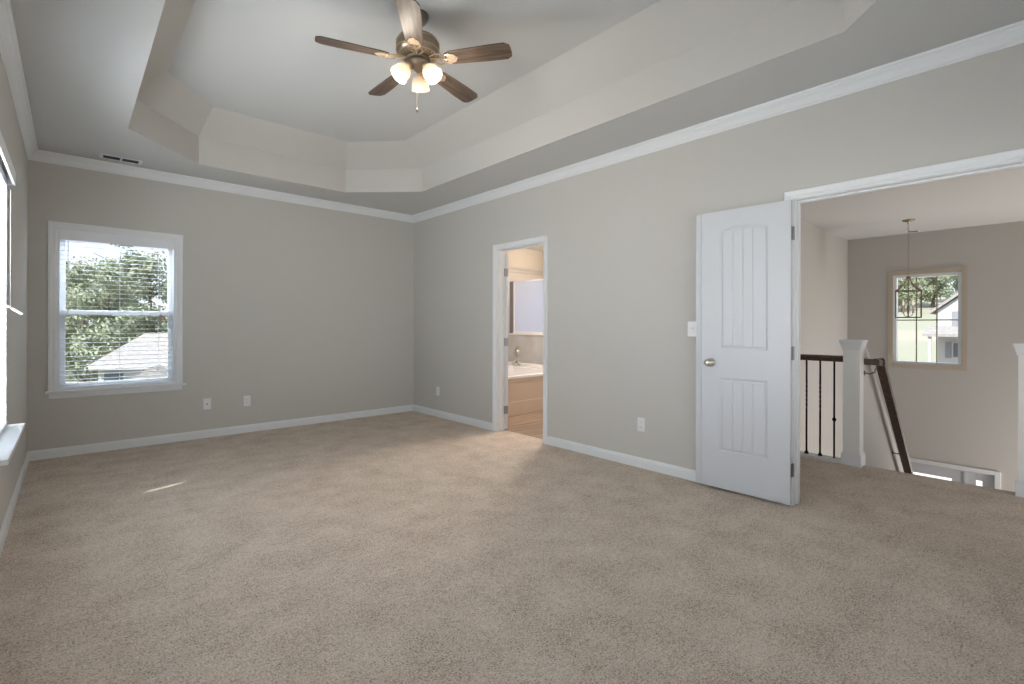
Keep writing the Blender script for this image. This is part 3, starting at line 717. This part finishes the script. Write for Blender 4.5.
# ------------------------------------------------------------------ bathroom
BX1, BY0, BY1 = 7.6, 2.52, 7.0
mb = MB(); mb.box(XW - .06, BX1, BY0, BY1, -.02, -.001); struct(mb.build('floor_bathroom', M['vinylfloor']))
wall('wall_bathroom_back', 'y', BY1, BY1 + .1, XW, BX1, 0, ZC, [], M['wall'])
wall('wall_bathroom_far', 'x', BX1, BX1 + .1, BY0, BY1 + .1, 0, ZC, [(4.4, 6.0, .9, 2.1)], M['wall'])
wall('wall_bathroom_near', 'x', XW - .02, XW, YB, BY1 + .1, 0, ZC, [], M['wall'])
mb = MB(); mb.box(XW, BX1, BY0, BY1, ZC, ZC + .08); struct(mb.build('ceiling_bathroom', M['ceil']))
mb = MB(); mb.loft([[Vector((x, BY1 - o, z)) for o, z in ((0, 2.235), (.02, 2.24), (.03, 2.28), (.07, 2.32), (.08, 2.35), (0, 2.355))] for x in (XW, BX1)]); struct(mb.build('trim_7', M['wall']))
w = empty('window_4', (BX1, 5.2, .9)); struct(w)
mb = MB(); frame_box(mb, 'x', BX1 + .01, BX1 + .09, 4.4, 6.0, .9, 2.1, .05, .003); wchild(mb, 'sash', w, M['vinyl'])
mb = MB(); mb.box(BX1 + .05, BX1 + .054, 4.44, 5.96, .94, 2.06); wchild(mb, 'pane', w, M['frosted'])

TX = 5.58
tub = empty('bathtub', (4.9, 5.4, 0)); tx0, tx1, ty0, ty1 = 4.25, TX - .01, 4.80, 6.30
def tl(mb, nm, m, sm=False): bmesh.ops.translate(mb.bm, verts=mb.bm.verts, vec=-Vector(tub.location)); return mb.build(nm, m, tub, smooth=sm)
mb = MB(); frame = ((0, .20, .012), (.20, .215, .004), (.215, .50, 0.0))
mb.box(tx0, tx1, ty0, ty0 + .02, 0, .495, .002); mb.box(tx0, tx0 + .02, ty0 + .02, ty1, 0, .495, .002)
for a, b in ((.0, .185),): mb.box(tx0 - .0, tx1, ty0 - .010, ty0, a, b, .003)
mb.box(tx0, tx0 + .05, ty0 - .008, ty0, .185, .495, .002); mb.box(tx0, tx1, ty0 - .008, ty0, .45, .495, .002); tl(mb, 'apron_panel', M['apron'])
def rr(x0, x1, y0, y1, r, z, n=6):
    P = []
    for cx, cy, a in ((x1 - r, y1 - r, 0), (x0 + r, y1 - r, 90), (x0 + r, y0 + r, 180), (x1 - r, y0 + r, 270)):
        for i in range(n + 1): t = R(a + 90 * i / n); P.append(Vector((cx + r * math.cos(t), cy + r * math.sin(t), z)))
    return P
mb = MB(); ox0, ox1, oy0, oy1 = tx0 - .012, tx1, ty0 - .016, ty1
mb.loft([rr(ox0, ox1, oy0, oy1, .02, .495), rr(ox0, ox1, oy0, oy1, .02, .525), rr(ox0 + .008, ox1 - .004, oy0 + .008, oy1, .02, .533), rr(tx0 + .10, tx1 - .12, ty0 + .09, ty1 - .12, .28, .533), rr(tx0 + .115, tx1 - .135, ty0 + .105, ty1 - .135, .28, .52), rr(tx0 + .19, tx1 - .2, ty0 + .19, ty1 - .22, .25, .14), rr(tx0 + .27, tx1 - .28, ty0 + .27, ty1 - .3, .2, .10)], cap=False)
mb.poly(rr(tx0 + .27, tx1 - .28, ty0 + .27, ty1 - .3, .2, .10)); mb.box(tx1 - .045, tx1, oy0, oy1, .53, .585, .006); tl(mb, 'basin', M['tub'], False)
mb = MB(); P = [(TX - .05, 5.98, .60), (TX - .085, 5.98, .605), (TX - .13, 5.97, .60), (TX - .165, 5.96, .575)]; mb.tube(P, .017, 12); mb.lathe([(.026, 0), (.024, .03), (.02, .045)], 16, Matrix.Translation((TX - .08, 5.90, .553))); mb.tube([(TX - .08, 5.90, .585), (TX - .12, 5.88, .61)], .008, 8)
tl(mb, 'tub_spout', M['nickel'], True)
tag(tub, 'white bathtub with beige panelled apron seen through the bathroom doorway', 'bathtub')

mb = MB(); mb.box(TX, TX + .10, 4.2, BY1, 0, 1.045)
hw = struct(mb.build('wall_shower_divider', M['tile']))
mb = MB(); mb.box(TX - .015, TX + .115, 4.19, BY1, 1.045, 1.072, .004); struct(mb.build('trim_8', M['tub']))
gl = empty('shower_glass_panel', (TX + .04, 5.1, 1.072))
mb = MB(); mb.box(-.004, .004, -.88, 1.03, .0, .86); mb.build('glass_sheet', M['frosted'], gl)
mb = MB(); frame_box(mb, 'x', -.014, .014, -.90, 1.05, 0, .885, .028, .002); mb.build('glass_frame', M['tub'], gl)
mb = MB(); mb.box(-.02, .02, 1.05, 1.14, 0, .885, .002); mb.build('wall_channel', M['hinge'], gl)
tag(gl, 'framed frosted glass shower panel standing on the tiled half wall', 'glass panel')
vv = empty('shower_valve', (TX, 6.0, .775))
mb = MB(); mx = Matrix.Rotation(R(-90), 4, 'Y'); mb.lathe([(.075, 0), (.073, .006), (.06, .012), (.03, .016), (.028, .04), (.02, .05)], 28, mx); mb.build('valve_plate', M['nickel'], vv, smooth=True)
mb = MB(); mb.tube([(-.045, 0, 0), (-.06, -.01, .0), (-.065, -.05, -.035), (-.06, -.075, -.055)], .010, 10, [.016, .014, .010, .007]); mb.build('valve_handle', M['nickel'], vv, smooth=True)
tag(vv, 'round chrome tub valve with lever on the tiled wall above the bathtub', 'faucet valve')
# ------------------------------------------------------------------ outside
mb = MB(); xs = [-70, -30, -10, 12, 22, 40, 52, 64, 80, 100, 122, 170]; ys = [-60, -30, -10, 0, 10, 20, 34, 50, 80, 130]
def gz(x, y):
    z = -3.25
    if x > 42: z += (x - 42) / 80 * 8.2
    return z
V = {(i, j): mb.bm.verts.new((x, y, gz(x, y))) for i, x in enumerate(xs) for j, y in enumerate(ys)}
for i in range(len(xs) - 1):
    for j in range(len(ys) - 1): mb.bm.faces.new((V[i, j], V[i + 1, j], V[i + 1, j + 1], V[i, j + 1]))
struct(mb.build('floor_ground', M['grass'], smooth=True))
mb = MB(); mb.box(FX + .2, 24, -2, 5, -3.30, -3.20); struct(mb.build('floor_driveway', M['concrete']))

def tree_proto(name, h, rx, rz, leafm, seed, n=9000, ls=.14):
    r = random.Random(seed); root = empty(name)
    mb = MB(); pts = [(0, 0, 0)]; x = y = 0
    for i in range(1, 7): x += r.uniform(-.12, .12); y += r.uniform(-.12, .12); pts.append((x, y, h * .8 * i / 6))
    mb.tube(pts, .2, 8, [.24 - .035 * i for i in range(7)])
    for k in range(7):
        a = r.uniform(0, 6.28); z0 = h * r.uniform(.3, .7); mb.tube([(0, 0, z0), (math.cos(a) * rx * .4, math.sin(a) * rx * .4, z0 + h * .09), (math.cos(a) * rx * .8, math.sin(a) * rx * .8, z0 + h * .13)], .05, 6, [.07, .045, .02])
    mb.build('trunk', M['bark'], root)
    mb = MB(); bm = mb.bm; blobs = []
    for k in range(30):
        t = r.random(); z = h * (.10 + .86 * t); rad = rx * (.35 + .65 * math.sin(math.pi * min(1, (.12 + t * .88)) ** .9)) * .75
        a = r.uniform(0, 6.28); q_ = rad * math.sqrt(r.random()); blobs.append((Vector((q_ * math.cos(a), q_ * math.sin(a), z)), rx * r.uniform(.24, .42)))
    for i in range(n):
        c, br = blobs[r.randrange(len(blobs))]; d = Vector((r.gauss(0, 1), r.gauss(0, 1), r.gauss(0, 1))).normalized()
        p = c + d * br * (r.random() ** .35); nrm = (d + Vector((r.gauss(0, .6), r.gauss(0, .6), r.gauss(0, .6)))).normalized()
        a = nrm.orthogonal().normalized(); b = nrm.cross(a); s_ = ls * r.uniform(.6, 1.3)
        vs = [bm.verts.new(p + a * s_), bm.verts.new(p + b * s_ * .6), bm.verts.new(p - a * s_), bm.verts.new(p - b * s_ * .6)]; bm.faces.new(vs)
    me = bpy.data.meshes.new('crown'); bm.to_mesh(me); bm.free(); me.materials.append(leafm)
    o = bpy.data.objects.new('crown', me); COL.objects.link(o); o.parent = root
    return root
protos = [tree_proto('broadleaf_tree', 11, 2.9, 4, M['leafA'], 3), tree_proto('broadleaf_tree', 12, 2.6, 4, M['leafB'], 5), tree_proto('broadleaf_tree', 10, 3.2, 4, M['leafC'], 8)]
used = [0, 0, 0]
LAB = ['mid green leafy tree in the woods beyond the back window', 'deep green leafy tree in the woods beyond the back window', 'pale green leafy tree in the woods beyond the back window']
LAB2 = ['mid green leafy tree on the hillside beyond the foyer window', 'deep green leafy tree on the hillside beyond the foyer window', 'pale green leafy tree on the hillside beyond the foyer window']
def put_tree(k, x, y, s_, a, labs, grp):
    o = protos[k] if not used[k] else copy_tree(protos[k]); used[k] += 1
    o.location = (x, y, gz(x, y) - .1); o.scale = (s_, s_, s_); o.rotation_euler = (0, 0, a); tag(o, labs[k], 'tree', grp % ('mid green', 'deep green', 'pale green')[k])
row = 0
for y, x0, sc in ((38, -15.2, .82), (45.5, -12.0, .92), (53, -15.8, 1.02), (61, -12, 1.15)):
    i = 0; x = x0
    while x < 16 + (y - 38) * .2:
        put_tree((i * 2 + row) % 3, x + rnd.uniform(-.2, .2), y + rnd.uniform(-.3, .3), sc * rnd.uniform(.93, 1.05), rnd.uniform(0, 6), LAB, '%s trees behind the back window')
        x += 6.9 * sc; i += 1
    row += 1
for row, (x, y0, sc) in enumerate(((112, 2, 1.15), (122, 6, 1.3), (133, 2, 1.45))):
    for i in range(4): put_tree((i + row) % 3, x, y0 + i * 6.9 * sc, sc, rnd.uniform(0, 6), LAB2, '%s trees behind the foyer window')

# neighbour's house behind the back window
hA = Vector((.5, 30)); e1 = Vector((.90, -.43)).normalized(); e2 = Vector((.43, .90)).normalized()
nh = empty('neighbour_house', (hA.x, hA.y, -3.25), math.atan2(e1.y, e1.x)); zz = 3.25; ev = -.78 + zz; rg = .78 + zz
Lh, Dh, q0 = 12.0, 4.8, 1.5
mb = MB(); mb.box(.35, Lh - .35, .35, Dh - .35, 0, ev - .02); mb.build('wall', M['siding'], nh)
mb = MB(); mb.box(2.2, Lh - .35, .25, .40, 0, ev - .05); mb.build('brick_front', M['brick'], nh)
mb = MB(); c = [Vector(p) for p in ((0, 0, ev), (Lh, 0, ev), (Lh, Dh, ev), (0, Dh, ev))]; r0, r1 = Vector((q0, Dh / 2, rg)), Vector((Lh - q0, Dh / 2, rg))
mb.poly((c[0], c[1], r1, r0)); mb.poly((c[2], c[3], r0, r1)); mb.poly((c[3], c[0], r0)); mb.poly((c[1], c[2], r1)); mb.poly(c); bmesh.ops.remove_doubles(mb.bm, verts=mb.bm.verts, dist=1e-4)
for v_ in list(mb.bm.verts): pass
mb.build('roof', M['shingle'], nh)
mb = MB(); frame_box(mb, 'y', -.03, .02, -.02, Lh + .02, ev - .16, ev + .01, .16, 0, 'T'); mb.box(-.03, .02, 0, Dh, ev - .16, ev); mb.build('fascia', M['siding'], nh)
mb = MB(); gx, gw = 3.0, 1.1; gy = -1.1
mb.prism([(gx - gw, gy, ev - .75), (gx + gw, gy, ev - .75), (gx, gy, ev + .05)], (0, 2.0, 0)); mb.build('gable_roof', M['shingle'], nh)
mb = MB(); mb.box(gx - gw + .15, gx + gw - .15, gy + .1, .35, 0, ev - .72); mb.build('porch_wall', M['siding'], nh)
for x in (1.0,): 
    mb = MB(); frame_box(mb, 'y', .30, .36, x - .45, x + .45, .9, 2.2, .06); f_ = mb.build('house_window', M['siding'], nh); mb = MB(); mb.box(x - .4, x + .4, .33, .352, .95, 2.15); mb.build('house_pane', M['darkpane'], f_)
tag(nh, 'neighbouring house with pale hipped shingle roof beyond the back window', 'house')

# white house behind the foyer window
fh = empty('white_house', (40, 0, -3.25)); Z = 3.25
mb = MB(); y1, y0, yc = 4.65, -3.0, .8
mb.prism([(0, y1, 0), (0, y1, 2.25 + Z), (0, yc, 5.4 + Z), (0, y0, 2.25 + Z), (0, y0, 0)], (7, 0, 0)); mb.build('wall', M['siding'], fh)
mb = MB()
for a, b in (((y1 + .35, 2.02 + Z), (yc, 5.55 + Z)), ((yc, 5.55 + Z), (y0 - .35, 2.02 + Z))):
    mb.prism([(-.35, a[0], a[1]), (-.35, b[0], b[1]), (-.35, b[0], b[1] + .18), (-.35, a[0], a[1] + .18)], (7.7, 0, 0))
mb.build('roof', M['shingle'], fh)
mb = MB(); mb.prism([(-1.9, 0, .62 + Z), (-1.9, 0, .78 + Z), (0, 0, 1.25 + Z), (0, 0, 1.1 + Z)], (0, 5.25, 0)); 
for v_ in mb.bm.verts: v_.co.y -= .1
mb.build('porch_roof', M['shingle'], fh)
mb = MB(); mb.box(-1.75, -1.6, 4.75, 4.9, 0, .64 + Z, .01); mb.build('porch_post', M['siding'], fh)
mb = MB(); mb.box(-.03, 0, 0, 4.65, 0, .9 + Z); mb.build('lower_wall', M['brick'], fh) if False else mb.bm.free()
for (ya, yb_, za, zb) in ((2.75, 3.70, 1.15, 2.15), (2.95, 4.0, -.70, .28)):
    mb = MB(); frame_box(mb, 'x', -.05, .0, ya, yb_, za + Z, zb + Z, .07); f_ = mb.build('house_window', M['siding'], fh)
    mb = MB(); mb.box(-.02, -.005, ya + .06, yb_ - .06, za + Z + .06, zb + Z - .06); mb.build('house_pane', M['darkpane'], f_)
    mb = MB(); mb.box(-.04, 0, yb_ + .02, yb_ + .30, za + Z, zb + Z, .005); mb.build('shutter', M['shutter'], fh)
tag(fh, 'white gabled two-storey house with porch beyond the foyer window', 'house')
